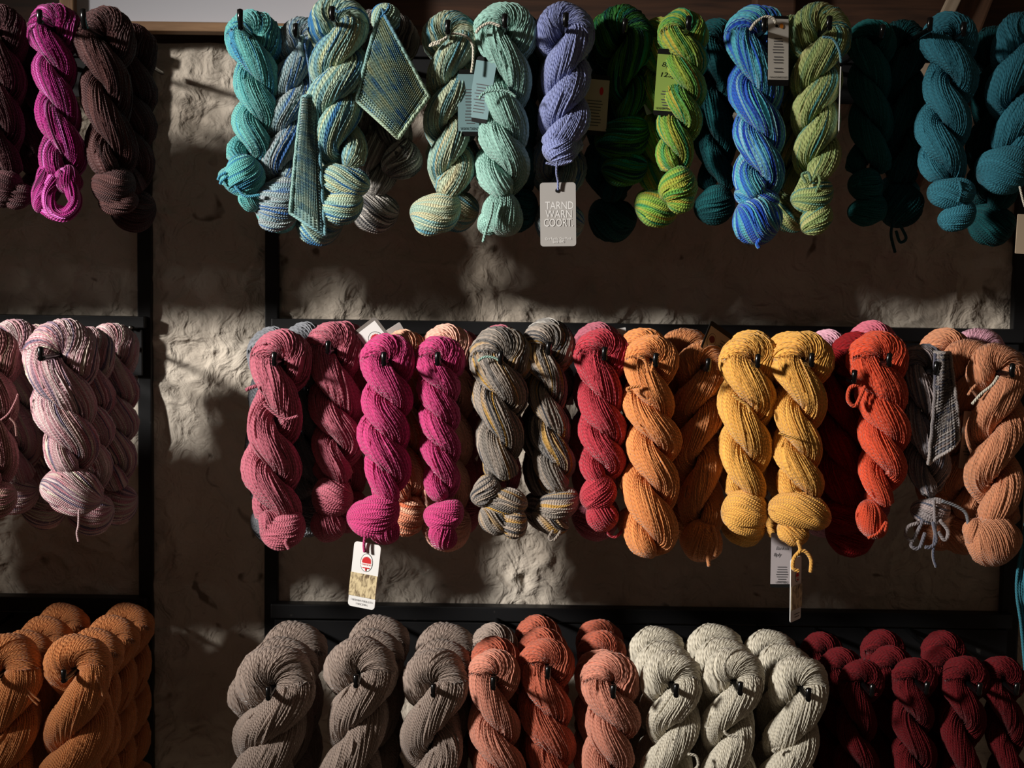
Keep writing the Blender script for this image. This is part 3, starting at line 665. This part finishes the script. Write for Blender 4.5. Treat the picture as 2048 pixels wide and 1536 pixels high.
# ------------------------------------------------------------ lower rail, left rack
skein('terracotta', 'terracotta skein with its black peg showing, front right of the left rack bottom', 'terracotta', rk_l,
      [(156, 1336, 126), (166, 1410, 118), (150, 1490, 124), (138, 1570, 120), (140, 1650, 110)], -1, 118, [(140, 1690, 60, 46, 20)], Y=1.45, K=48, group=GB,
      tails=[([(192, 1352), (200, 1370), (206, 1392)], 2)],
      behind=[('terracotta', 4, 4, .98, 'terracotta skein directly behind the front right one, left rack bottom'), ('terracotta', 10, 2, .98, 'terracotta skein third back on the right peg, left rack bottom'), ('terracotta', 14, 0, .98, 'terracotta skein at the back of the right peg, touching the post')])
skein('left terracotta', 'terracotta skein tied round its neck, cut off by the lower left edge', 'terracotta', rk_l,
      [(14, 1340, 130), (20, 1410, 118), (10, 1490, 122), (0, 1570, 116), (4, 1650, 100)], -1, 116, [(4, 1690, 60, 46, 20)], Y=1.45, K=46, group=GB,
      tails=[([(-10, 1366), (20, 1374), (48, 1372)], 2), ([(48, 1372), (64, 1388), (80, 1402)], 2), ([(46, 1372), (62, 1396), (76, 1410)], 2)],
      behind=[('terracotta', 4, 4, .98, 'terracotta skein directly behind the tied one at the left edge'), ('terracotta', 8, 0, .98, 'terracotta skein third back behind the tied one'), ('terracotta', 12, -4, .98, 'terracotta skein furthest back on the left, against the black rail')])
hang_generic(YM['terracotta'], at(-60, 1300, 1.56), 1.0, -1, 30, 'terracotta skein peeping in at the far lower left edge', GB)

# ------------------------------------------------------------ lower rail, main rack
skein('taupe one', 'wide taupe skein, front of the leftmost peg on the lower main rail', 'taupe', rk_m,
      [(552, 1370, 140), (552, 1430, 132), (530, 1510, 132), (524, 1600, 126), (530, 1680, 110)], -1, 116, [(530, 1710, 60, 46, 20)], Y=1.45, K=40, group=GB,
      behind=[('taupe', -4, 4, 1.24, 'wide taupe skein directly behind the front one on the leftmost lower peg'), ('taupe', 4, -6, 1.2, 'taupe skein at the back of the leftmost lower peg, its top on the rail'), ('taupe', -54, 62, 1.1, 'taupe skein hanging low at the far left of the lower main rail', 1)])
skein('taupe two', 'taupe skein with a dark hole round its peg, second on the lower main rail', 'taupe', rk_m,
      [(722, 1346, 130), (718, 1420, 116), (704, 1500, 118), (700, 1590, 114), (704, 1670, 100)], -1, 112, [(704, 1700, 56, 44, 20)], Y=1.452, K=38, group=GB,
      behind=[('taupe', 12, 4, 1.12, 'taupe skein directly behind the second lower one'), ('taupe', 16, 0, 1.12, 'taupe skein at the back of the second lower peg')])
skein('taupe three', 'taupe skein beside the coral ones, third on the lower main rail', 'taupe', rk_m,
      [(872, 1364, 126), (864, 1430, 114), (864, 1510, 116), (866, 1600, 110), (866, 1670, 100)], -1, 112, [(866, 1700, 56, 44, 20)], Y=1.452, K=38, group=GB,
      behind=[('taupe', 6, 6, 1.1, 'taupe skein directly behind the third lower one'), ('taupe', 10, -2, 1.12, 'taupe skein at the back of the third lower peg')])
skein('coral one', 'coral skein next to the taupe ones, first coral', 'coral', rk_m,
      [(988, 1350, 98), (984, 1420, 92), (996, 1500, 92), (1004, 1590, 90), (1000, 1660, 80)], 1, 92, [(1000, 1690, 46, 38, 20)], Y=1.45, K=30, group=GB,
      behind=[('coral_deep', 2, 4, .98, 'deep coral skein directly behind the first coral one'), ('taupe', -2, 0, .95, 'small taupe skein top behind the first coral one')])
skein('coral two', 'darker coral skein with a long peg tip, second coral', 'coral_deep', rk_m,
      [(1094, 1330, 100), (1090, 1410, 94), (1100, 1490, 94), (1104, 1580, 90), (1100, 1650, 80)], 1, 90, [(1100, 1690, 46, 38, 20)], Y=1.468, K=30, group=GB,
      behind=[('coral_deep', -6, 4, .98, 'deep coral skein directly behind the second coral one'), ('coral_deep', -14, 2, .95, 'deep coral skein at the back of the second coral peg')])
skein('coral three', 'light coral skein beside the cream ones, third coral', 'coral', rk_m,
      [(1220, 1366, 108), (1226, 1440, 100), (1216, 1510, 100), (1210, 1590, 96), (1214, 1660, 84)], 1, 86, [(1214, 1700, 48, 40, 20)], Y=1.445, K=34, group=GB,
      behind=[('coral', -10, 16, 1.02, 'light coral skein directly behind the third coral one'), ('coral_deep', -4, -2, .95, 'shaded coral skein at the back of the third coral peg'), ('coral_deep', -2, 0, .95, 'shaded coral skein last on the third coral peg')])
skein('cream one', 'cream skein, left of the three front cream ones', 'cream', rk_m,
      [(1342, 1364, 108), (1346, 1440, 102), (1336, 1520, 104), (1332, 1600, 98), (1334, 1670, 86)], -1, 92, [(1334, 1700, 50, 42, 20)], Y=1.445, K=34, group=GB,
      tails=[([(1376, 1508), (1392, 1512), (1396, 1530), (1386, 1542)], 3, 'cream', .034)],
      behind=[('cream', -4, 6, 1.02, 'cream skein directly behind the left front cream one'), ('cream', -8, 2, 1.04, 'cream skein at the back of the left cream peg')])
skein('cream two', 'cream skein, middle of the three front cream ones', 'cream', rk_m,
      [(1466, 1360, 112), (1456, 1436, 106), (1456, 1510, 106), (1458, 1590, 100), (1458, 1670, 86)], -1, 92, [(1458, 1700, 50, 42, 20)], Y=1.445, K=34, group=GB,
      tails=[([(1448, 1462), (1456, 1470), (1476, 1474)], 3, 'cream', .034)],
      behind=[('cream', -4, 6, 1.08, 'cream skein directly behind the middle front cream one'), ('cream', -8, 2, 1.06, 'cream skein at the back of the middle cream peg')])
skein('cream three', 'cream skein beside the dark red ones, right of the three front cream ones', 'cream', rk_m,
      [(1598, 1372, 112), (1590, 1446, 106), (1574, 1520, 106), (1572, 1600, 100), (1574, 1670, 86)], -1, 94, [(1574, 1700, 50, 42, 20)], Y=1.447, K=34, group=GB,
      tails=[([(1552, 1506), (1546, 1500), (1560, 1496)], 3, 'cream', .03)],
      behind=[('cream', -14, 4, 1.04, 'cream skein directly behind the right front cream one'), ('cream', -22, 0, 1.02, 'cream skein at the back of the right cream peg')])
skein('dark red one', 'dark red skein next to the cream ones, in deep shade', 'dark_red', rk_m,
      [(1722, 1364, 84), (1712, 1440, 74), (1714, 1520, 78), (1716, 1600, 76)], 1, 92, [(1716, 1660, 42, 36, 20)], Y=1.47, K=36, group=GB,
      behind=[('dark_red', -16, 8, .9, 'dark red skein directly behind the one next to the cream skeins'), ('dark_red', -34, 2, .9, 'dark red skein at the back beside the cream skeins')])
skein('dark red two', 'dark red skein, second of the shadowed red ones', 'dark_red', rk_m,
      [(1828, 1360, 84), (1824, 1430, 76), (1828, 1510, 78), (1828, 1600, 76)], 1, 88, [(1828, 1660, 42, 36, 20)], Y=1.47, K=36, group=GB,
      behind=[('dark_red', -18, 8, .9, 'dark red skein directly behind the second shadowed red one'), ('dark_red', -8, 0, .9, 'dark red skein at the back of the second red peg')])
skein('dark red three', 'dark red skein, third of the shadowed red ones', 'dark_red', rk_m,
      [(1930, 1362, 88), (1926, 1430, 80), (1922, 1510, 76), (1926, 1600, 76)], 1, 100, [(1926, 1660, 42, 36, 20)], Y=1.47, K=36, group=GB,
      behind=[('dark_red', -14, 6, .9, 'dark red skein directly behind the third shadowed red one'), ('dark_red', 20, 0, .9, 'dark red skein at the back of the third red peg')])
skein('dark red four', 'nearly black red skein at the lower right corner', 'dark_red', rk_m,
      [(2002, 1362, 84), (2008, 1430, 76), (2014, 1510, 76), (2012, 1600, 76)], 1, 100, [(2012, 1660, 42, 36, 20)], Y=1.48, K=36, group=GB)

# ------------------------------------------------------------ left rack goes on past the picture: its skeins shade the wall
for row, (yy, mats, gl) in enumerate([(70, ['maroon', 'brown'], 'dark maroon skein hanging left of the photo edge on the upper rail'),
                                      (715, ['pink_dyed', 'brown_pink'], 'pink skein hanging left of the photo edge on the middle rail'),
                                      (1335, ['terracotta', 'terracotta'], 'terracotta skein hanging left of the photo edge on the lower rail')]):
    for i in range(8 if row == 0 else 6):
        px = -112-i*104-(20 if row else 0); hp = at(px, yy+(8 if i % 2 else 0), 1.462)
        hang_generic(YM[mats[i % 2]], hp, 1.0 if row == 0 else 1.06, -1 if row == 2 else 1, 30, gl, gl.replace(' hanging', 's hanging'), .92)
        peg(rk_l, hp[0], hp[2], 1.415)

# ------------------------------------------------------------ framed white board over the left gap
bd = empty('framed_board', at(380, 67, 1.68), 'white board in an oak frame standing behind the upper left skeins', 'board')
bo = np.array(bd.location)
def bb(x0, y0, x1, y1, Ya, Yb):
    b = px_box(x0, y0, x1, y1, Ya, Yb); return tuple((q[0]-bo[k], q[1]-bo[k]) for k, q in enumerate(b))
add('panel', boxmesh('panel', [bb(140, -260, 648, 48, 1.683, 1.690)], .0005), plain('white_board', (204, 204, 212), .5, .3), bd)
add('frame_rail', boxmesh('frame_rail', [bb(116, 40, 676, 67, 1.67, 1.695)], .0015), oak, bd)
add('frame_stile', boxmesh('frame_stile', [bb(116, -260, 147, 40, 1.67, 1.695)], .0015), oak_v, bd)
add('frame_stile', boxmesh('frame_stile', [bb(645, -260, 676, 40, 1.67, 1.695)], .0015), oak_v, bd)

# ------------------------------------------------------------ knitted swatches
def swatch(name, label, corners, Y, cols, rows, mat, bulge=.006, border=5, curl=.004, shape=None):
    sx, sy = 4, 5
    nx, ny = cols*2*sx+1, rows*sy+1
    u = np.linspace(0, 1, nx); v = np.linspace(0, 1, ny); U, Vv = np.meshgrid(u, v, indexing='xy')
    c = [np.array(at(x, y, Y)) for x, y in corners]              # TL TR BR BL
    P = (c[0]*((1-U)*(1-Vv))[..., None]+c[1]*(U*(1-Vv))[..., None]+c[2]*(U*Vv)[..., None]+c[3]*((1-U)*Vv)[..., None])
    hc = U*cols*2; k = np.floor(hc-1e-9); t = hc-k
    sgn = np.where(k.astype(int) % 2 == 0, 1, -1)
    yy = Vv*rows+(t-.5)*.9*sgn
    hgt = np.sin(np.pi*np.clip(t, 0, 1))**.7*(.55+.45*np.abs(np.sin(np.pi*yy)))
    gar = (Vv*rows > rows-border) | (U*cols < border*.35) | (U*cols > cols-border*.35)
    hg = np.abs(np.sin(np.pi*Vv*rows))*(.7+.3*np.sin(np.pi*hc))*1.15
    hgt = np.where(gar, hg, hgt)
    edge = np.minimum(np.minimum(U, 1-U), np.minimum(Vv, 1-Vv)); sm = np.clip(edge/.05, 0, 1)
    P[..., 1] -= hgt*.0026+bulge*np.sin(np.pi*U)*np.sin(np.pi*np.clip(Vv*.8+.1, 0, 1))+curl*np.sin(U*5+Vv*4)
    if shape: shape(P, U, Vv)
    org = P.reshape(-1, 3)[np.argmin(P[..., 2])].copy()
    uv = np.zeros((ny, nx, 2)); uv[..., 0] = Vv*rows*2; uv[..., 1] = U*.8
    e = empty(name, org, label, 'knitted swatch', 'knitted samples')
    me = mesh_grid('knit_fabric', (P-org)[::-1], False, uv[::-1])
    o = add('knit_fabric', me, mat, e); md = o.modifiers.new('thick', 'SOLIDIFY'); md.thickness = .003; md.offset = -1
    # cast-off edge cord
    rim = np.concatenate([P[0, ::6], P[::6, -1], P[-1, ::-6], P[::-6, 0]])
    cord = tube_mesh('edge_cord', rim-org-np.array([0, .001, 0]), .0019, 6, 160)
    add('edge_cord', cord, mat, e)
    return e, org
yarn('knit_mint', [(60, 130, 180), (140, 180, 172), (176, 198, 170), (182, 192, 152)], across=.10, along=5)
yarn('knit_teal', [(96, 150, 172), (142, 182, 176), (176, 200, 184)], across=.12, along=6)
yarn('knit_grey', [(60, 66, 96), (150, 140, 136), (196, 186, 180), (150, 124, 116)], across=.25, along=9)
e, o0 = swatch('knitted_swatch', 'mint and blue knitted square hung by its corner on the upper rail',
               [(762, 18), (857, 192), (797, 278), (712, 200)], 1.425, 20, 30, YM['knit_mint'], bulge=.012, border=4)
add('folded_corner', knot('folded_corner', at(771, 36, 1.430), 30*mpp(1.43), 27*mpp(1.43), 84, .1, 16*mpp(1.43), 22, 901, o0, n=14), YM['knit_mint'], e)
swatch('knitted_strip', 'narrow teal knitted strip hanging on a thread between the grey-blue and sage-blue skeins',
       [(606, 194), (632, 194), (652, 472), (580, 426)], 1.425, 9, 46, YM['knit_teal'], bulge=.012, border=4, curl=.003)
swatch('knitted_strip', 'grey flecked knitted strip hanging beside the scarlet skein',
       [(1868, 704), (1902, 706), (1914, 880), (1858, 930)], 1.435, 9, 34, YM['knit_grey'], bulge=.012, border=7, curl=.006)

# ------------------------------------------------------------ paper tags
PAPER = plain('tag_white', (226, 224, 222), .55, .25)
SILV = plain('tag_silver', (178, 174, 170), .45, .5)
GREYB = plain('tag_grey_border', (120, 114, 108), .6, .2)
BLK = plain('print_black', (16, 15, 15), .6, .2)
INK = plain('print_grey_ink', (84, 82, 84), .6, .2)
RED = plain('print_red', (196, 40, 44), .6, .2)
WHT = plain('print_white', (236, 234, 232), .5, .25)
CYAN = plain('tag_pale_blue', (122, 152, 156), .55, .25)
LIME = plain('tag_green', (146, 172, 84), .6, .2)
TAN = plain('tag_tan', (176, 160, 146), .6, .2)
m_, nt, bs = new_mat('printed_sheep_picture')
tc = N(nt, 'ShaderNodeTexCoord'); mp2 = N(nt, 'ShaderNodeMapping'); mp2.inputs['Scale'].default_value = (260, 1, 120); nt.links.new(tc.outputs['Object'], mp2.inputs[0])
nz = N(nt, 'ShaderNodeTexNoise'); nz.inputs['Scale'].default_value = 1; nz.inputs['Detail'].default_value = 4; nz.inputs['Distortion'].default_value = 1.2
nt.links.new(mp2.outputs[0], nz.inputs['Vector']); rp = N(nt, 'ShaderNodeValToRGB'); e_ = rp.color_ramp.elements
e_[0].position = .34; e_[0].color = (*lin((96, 74, 48)), 1); e_[1].position = .58; e_[1].color = (*lin((212, 192, 150)), 1)
nt.links.new(nz.outputs[0], rp.inputs[0]); nt.links.new(rp.outputs[0], bs.inputs['Base Color']); bs.inputs['Roughness'].default_value = .5
SHEEP = m_

def text_mesh(txt, size, shear=0.0, width=None):
    cu = bpy.data.curves.new('t', 'FONT'); cu.body = txt; cu.size = size; cu.align_x = 'CENTER'; cu.align_y = 'CENTER'; cu.resolution_u = 3; cu.shear = shear
    o = bpy.data.objects.new('t', cu); col.objects.link(o)
    dg = bpy.context.evaluated_depsgraph_get(); me = bpy.data.meshes.new_from_object(o.evaluated_get(dg))
    bpy.data.objects.remove(o); bpy.data.curves.remove(cu)
    n = len(me.vertices); co = np.zeros(n*3, np.float32); me.vertices.foreach_get('co', co); co = co.reshape(-1, 3)
    if width:
        k = width/max(1e-6, co[:, 0].max()-co[:, 0].min()); co[:, 0] *= k
    co = np.stack([co[:, 0], co[:, 2], co[:, 1]], 1)
    me.vertices.foreach_set('co', co.ravel()); me.update()
    return me
def flat(name, pts):
    me = bpy.data.meshes.new(name); me.from_pydata([(x, 0, z) for x, z in pts], [], [list(range(len(pts)))]); me.update(); return me
def rrect(w, h, r, n=5):
    P = []
    for cx, cz, a0 in ((w/2-r, h/2-r, 0), (-w/2+r, h/2-r, 90), (-w/2+r, -h/2+r, 180), (w/2-r, -h/2+r, 270)):
        for i in range(n+1):
            a = math.radians(a0+90*i/n); P.append((cx+r*math.cos(a), cz+r*math.sin(a)))
    return P
def card_mesh(w, h, r, t=.0009):
    P = rrect(w, h, r); n = len(P)
    v = [(x, -t/2, z) for x, z in P]+[(x, t/2, z) for x, z in P]
    f = [list(range(n)), list(range(2*n-1, n-1, -1))]+[[i, i+n, (i+1) % n+n, (i+1) % n] for i in range(n)]
    me = bpy.data.meshes.new('card'); me.from_pydata(v, [], f); me.update(); return me
def papertag(label, cx, cy, w, h, Y, rot=0, yaw=0, tilt=0, base=PAPER, els=(), string=None, hole=None, r=7):
    s = mpp(Y)
    e = empty('paper_tag', at(cx, cy, Y), label, 'tag', 'paper tags on the skeins')
    cd = add('card', card_mesh(w*s, h*s, r*s), base, e); root = e; e = cd
    lay = 0
    for el in els:
        lay += 1; y = -.00045-.00016*lay
        k, x, z = el[0], el[1]*s, -el[2]*s
        if k == 'rect': o = add(el[6] if len(el) > 6 else 'printed_band', flat('band', [(-el[3]*s/2, -el[4]*s/2), (el[3]*s/2, -el[4]*s/2), (el[3]*s/2, el[4]*s/2), (-el[3]*s/2, el[4]*s/2)]), el[5], e)
        elif k == 'oval': o = add(el[6] if len(el) > 6 else 'printed_oval', flat('oval', [(el[3]*s*math.cos(a), el[4]*s*math.sin(a)) for a in np.linspace(0, 2*math.pi, 28, endpoint=False)]), el[5], e)
        elif k == 'text': o = add('lettering', text_mesh(el[4], el[3]*s, el[7] if len(el) > 7 else 0, el[6]*s if len(el) > 6 and el[6] else None), el[5], e)
        elif k == 'tree':
            rs = random.Random(3); pts = []
            for i in range(44):
                a = 2*math.pi*i/44; rr = el[3]*s*(1 if i % 2 else .82)*(1.0 if math.sin(a) > -.5 else .8); pts.append((rr*math.cos(a), rr*math.sin(a)))
            o = add('tree_emblem', flat('tree', pts), el[4], e)
        elif k == 'lines':
            vs, fs = [], []; rs = random.Random(int(cx))
            for i in range(el[3]):
                ww = el[4]*s*rs.uniform(.55, 1)/2; zz = -i*el[5]*s; b = len(vs); hh = .9*s
                vs += [(-ww, 0, zz-hh), (ww, 0, zz-hh), (ww, 0, zz+hh), (-ww, 0, zz+hh)]; fs.append([b, b+1, b+2, b+3])
            me = bpy.data.meshes.new('lines'); me.from_pydata(vs, [], fs); me.update(); o = add('small_print', me, el[6], e)
        o.location = (x, y, z)
    if hole:
        o = add('punched_hole', flat('hole', [(hole[2]*s*math.cos(a), hole[2]*s*math.sin(a)) for a in np.linspace(0, 2*math.pi, 16, endpoint=False)]), BLK, e); o.location = (hole[0]*s, -.0013, -hole[1]*s)
    e = root
    R = Matrix.Rotation(math.radians(yaw), 4, 'Z') @ Matrix.Rotation(math.radians(-rot), 4, 'Y') @ Matrix.Rotation(math.radians(tilt), 4, 'X')
    e.rotation_euler = R.to_euler()
    if string:
        pts, rr, mt = string
        Ri = R.to_3x3().inverted()
        me = tube_mesh('string', [tuple(Ri @ Vector(at(x, y, Y-d)-np.array(e.location))) for x, y, d in pts], rr*s)
        add('string', me, YM[mt], e)
    return e

def emblem(x, y, a, b, tsize=5.2, text='TARNDIE'):
    return [('oval', x, y, a, b, BLK, 'emblem_ring'), ('oval', x, y, a-1.1, b-1.1, WHT, 'emblem_field'), ('tree', x, y-b*.12, a*.82, RED), ('rect', x, y+b*.20, a*1.75, b*.30, WHT, 'emblem_banner'),
            ('text', x, y+b*.21, tsize, text, RED, a*1.55), ('rect', x, y+b*.55, a*1.1, 2.2, RED), ('rect', x, y+b*.7, 2.2, b*.3, RED)]

papertag('silver-grey tag lettered in white, hanging under the periwinkle skein', 1116, 429, 71, 126, 1.425, rot=1.5, base=SILV, r=6,
         els=[('text', 3, -17, 22, 'TARND', WHT, 56), ('text', 2, 0, 22, 'WARN', WHT, 52), ('text', 1, 17, 22, 'COORT.', WHT, 58), ('text', 0, 48, 7, 'One Family, One Flock', WHT, 52), ('text', 0, 54, 7, 'Since 1840', WHT, 22)],
         hole=(-1, -47, 4.2), string=([(1114, 322, .012), (1113, 345, .008), (1116, 362, .004), (1116, 380, .003)], 2.4, 'periwinkle'))
papertag('white tag with a red tree emblem and sheep picture, under the magenta skein', 729, 1151, 58, 134, 1.425, rot=-6, yaw=-16, r=7,
         els=emblem(2, -27, 13.5, 19)+[('rect', 0, 20, 58, 48, SHEEP, 'sheep_picture'), ('text', 0, 52, 5.6, 'ONE FAMILY ONE FLOCK', INK, 46), ('text', 0, 59, 5.6, 'SINCE 1840', INK, 22)],
         string=([(731, 1072, .006), (728, 1090, .004), (730, 1104, .003)], 3, 'magenta'))
papertag('white tag with grey border and red emblem sticking up behind the first magenta skein', 755, 686, 58, 92, 1.47, rot=38, base=GREYB, r=8,
         els=[('rect', 0, 4, 46, 86, WHT, 'printed_field')]+emblem(2, -4, 16, 20))
papertag('white corner of a tag poking up right of the emblem tag', 788, 664, 40, 22, 1.51, rot=32, yaw=20, base=PAPER, r=2)
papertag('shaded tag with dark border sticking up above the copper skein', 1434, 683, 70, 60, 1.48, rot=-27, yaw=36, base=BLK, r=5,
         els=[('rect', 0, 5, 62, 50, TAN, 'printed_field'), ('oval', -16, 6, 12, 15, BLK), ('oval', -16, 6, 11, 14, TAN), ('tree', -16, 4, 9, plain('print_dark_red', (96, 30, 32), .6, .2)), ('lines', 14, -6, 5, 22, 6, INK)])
papertag('pale blue card with small print, further left of the two beside the mint skein', 937, 206, 38, 130, 1.436, rot=1, yaw=6, base=BLK, r=5,
         els=[('rect', 0, 0, 42, 112, CYAN, 'printed_field'), ('lines', 4, -26, 12, 26, 6, INK), ('text', 2, 51, 8, 'WWW.TARND', BLK, 36)])
papertag('pale blue card tucked close against the mint skein', 964, 180, 40, 128, 1.434, rot=-9, yaw=-12, base=BLK, r=5,
         els=[('rect', 0, 0, 42, 112, CYAN, 'printed_field'), ('lines', 0, -10, 10, 28, 6, INK)])
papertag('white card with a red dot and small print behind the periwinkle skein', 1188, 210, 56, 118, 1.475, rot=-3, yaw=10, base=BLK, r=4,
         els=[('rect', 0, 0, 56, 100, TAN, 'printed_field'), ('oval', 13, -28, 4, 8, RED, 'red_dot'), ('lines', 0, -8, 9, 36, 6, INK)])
papertag('green card with handwriting beside the lime skein', 1335, 165, 48, 130, 1.445, rot=-3, base=BLK, r=5,
         els=[('rect', 0, 1, 47, 110, LIME, 'printed_field'), ('text', 0, -34, 13, '8ply', BLK, 30, .2), ('text', -2, -14, 13, '125g', BLK, 30, .2), ('lines', 4, 18, 7, 32, 5.4, INK), ('text', -2, 52, 7, 'WWW.TARN', BLK, 36)])
papertag('white card full of small print hanging right of the blue skein', 1556, 102, 44, 136, 1.425, rot=1.5, yaw=12, base=BLK, r=3,
         els=[('rect', 0, -3, 43, 118, plain('tag_offwhite', (206, 200, 190), .6, .2), 'printed_field'), ('lines', 0, -24, 6, 24, 5.5, INK), ('lines', 0, 12, 3, 26, 5.5, INK), ('lines', 0, 34, 2, 24, 7, INK), ('text', 0, 51, 7, 'www.tarndwarncoort', BLK, 38), ('oval', 6, -48, 4, 5, plain('print_orange', (200, 120, 40), .6, .2))],
         hole=(-4, -48, 3))
papertag('card seen edge-on right of the sage skein', 1679, 200, 40, 126, 1.43, rot=.5, yaw=78, base=PAPER, r=4)
papertag('scrap of card in the shade left of the lime skein', 1296, 208, 20, 40, 1.50, rot=20, yaw=20, base=PAPER, r=2)
papertag('handwritten price card hanging behind the yellow skein end', 1562, 1120, 42, 112, 1.475, rot=.5, base=BLK, r=3,
         els=[('rect', 0, -3, 42, 104, plain('tag_cool_grey', (172, 164, 166), .6, .2), 'printed_field'), ('text', 2, -24, 10, 'Banksia', INK, 26, .25), ('text', -8, -11, 10, '8ply', INK, 16, .25), ('lines', 2, 14, 7, 26, 5, INK), ('text', 2, 46, 7, 'WWW.TARND', INK, 26)])
papertag('narrow-looking tag with emblem and sheep picture on the yellow thread', 1591, 1178, 46, 130, 1.425, rot=2, yaw=52, base=PAPER, r=5,
         els=emblem(4, -26, 9, 12, 4)+[('rect', 0, 16, 45, 48, SHEEP, 'sheep_picture'), ('lines', 0, 50, 2, 30, 6, INK)])
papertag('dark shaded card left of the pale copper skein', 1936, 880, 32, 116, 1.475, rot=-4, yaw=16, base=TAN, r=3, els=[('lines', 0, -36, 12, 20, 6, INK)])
papertag('thin white slip between the slim grey-ochre and crimson skeins', 1139, 775, 14, 70, 1.52, rot=3, base=PAPER, r=2)
papertag('small white tag corner beside the crimson skein top', 1243, 664, 18, 16, 1.52, rot=8, base=PAPER, r=1)
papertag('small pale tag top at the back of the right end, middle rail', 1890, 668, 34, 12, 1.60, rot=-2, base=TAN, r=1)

# ------------------------------------------------------------ odds and ends at the right edge
e = empty('paper_card', at(2052, 508, 1.42), 'cream card at the right edge under the teal skeins', 'card')
cm = card_mesh(46*mpp(1.42), 78*mpp(1.42), 2*mpp(1.42), .0012); o = add('card', cm, plain('cream_card', (206, 184, 158), .7, .2), e); o.location = (0, 0, 39*mpp(1.42)); e.rotation_euler = (0, .03, .1)
add('string', tube_mesh('string', [np.array((0, 0, 78*mpp(1.42))), np.array((-.002, .008, 100*mpp(1.42))), np.array((-.004, .016, 135*mpp(1.42)))], 2.2*mpp(1.42)), YM['white_string'], e)
org = at(2056, 1345, 1.44)
e = empty('yarn_bundle', org, 'loose bundle of teal yarn hanging at the lower right edge', 'yarn')
hp = at(2096, 716, 1.44); peg(rk_m, hp[0], hp[2], 1.40)
for i in range(7):
    dy = .004*(i % 3)
    add('yarn_tail', tube_mesh('yarn_tail', [at(2084+i*4, 708, 1.44+dy)-org, at(2074+i*5, 900, 1.44)-org, at(2040+i*5, 1110, 1.44+dy)-org, at(2033+i*5, 1180, 1.44)-org, at(2042+i*5, 1250, 1.44+dy)-org, at(2050+i*4, 1340, 1.44)-org], 3.2*mpp(1.44)), YM['teal'], e)

bl = tube_mesh('bolt', [(0, 0, 0), (0, -.0015, 0), (0, -.003, 0)], .0026, 8, 6)
for px, py in ((249, 655), (262, 655)):
    add('bolt', bl, plain('bare_steel', (150, 148, 144), .35, .5, 1.0), rk_l, at(px, py, Y_RAIL-.002)-np.array(rk_l.location))
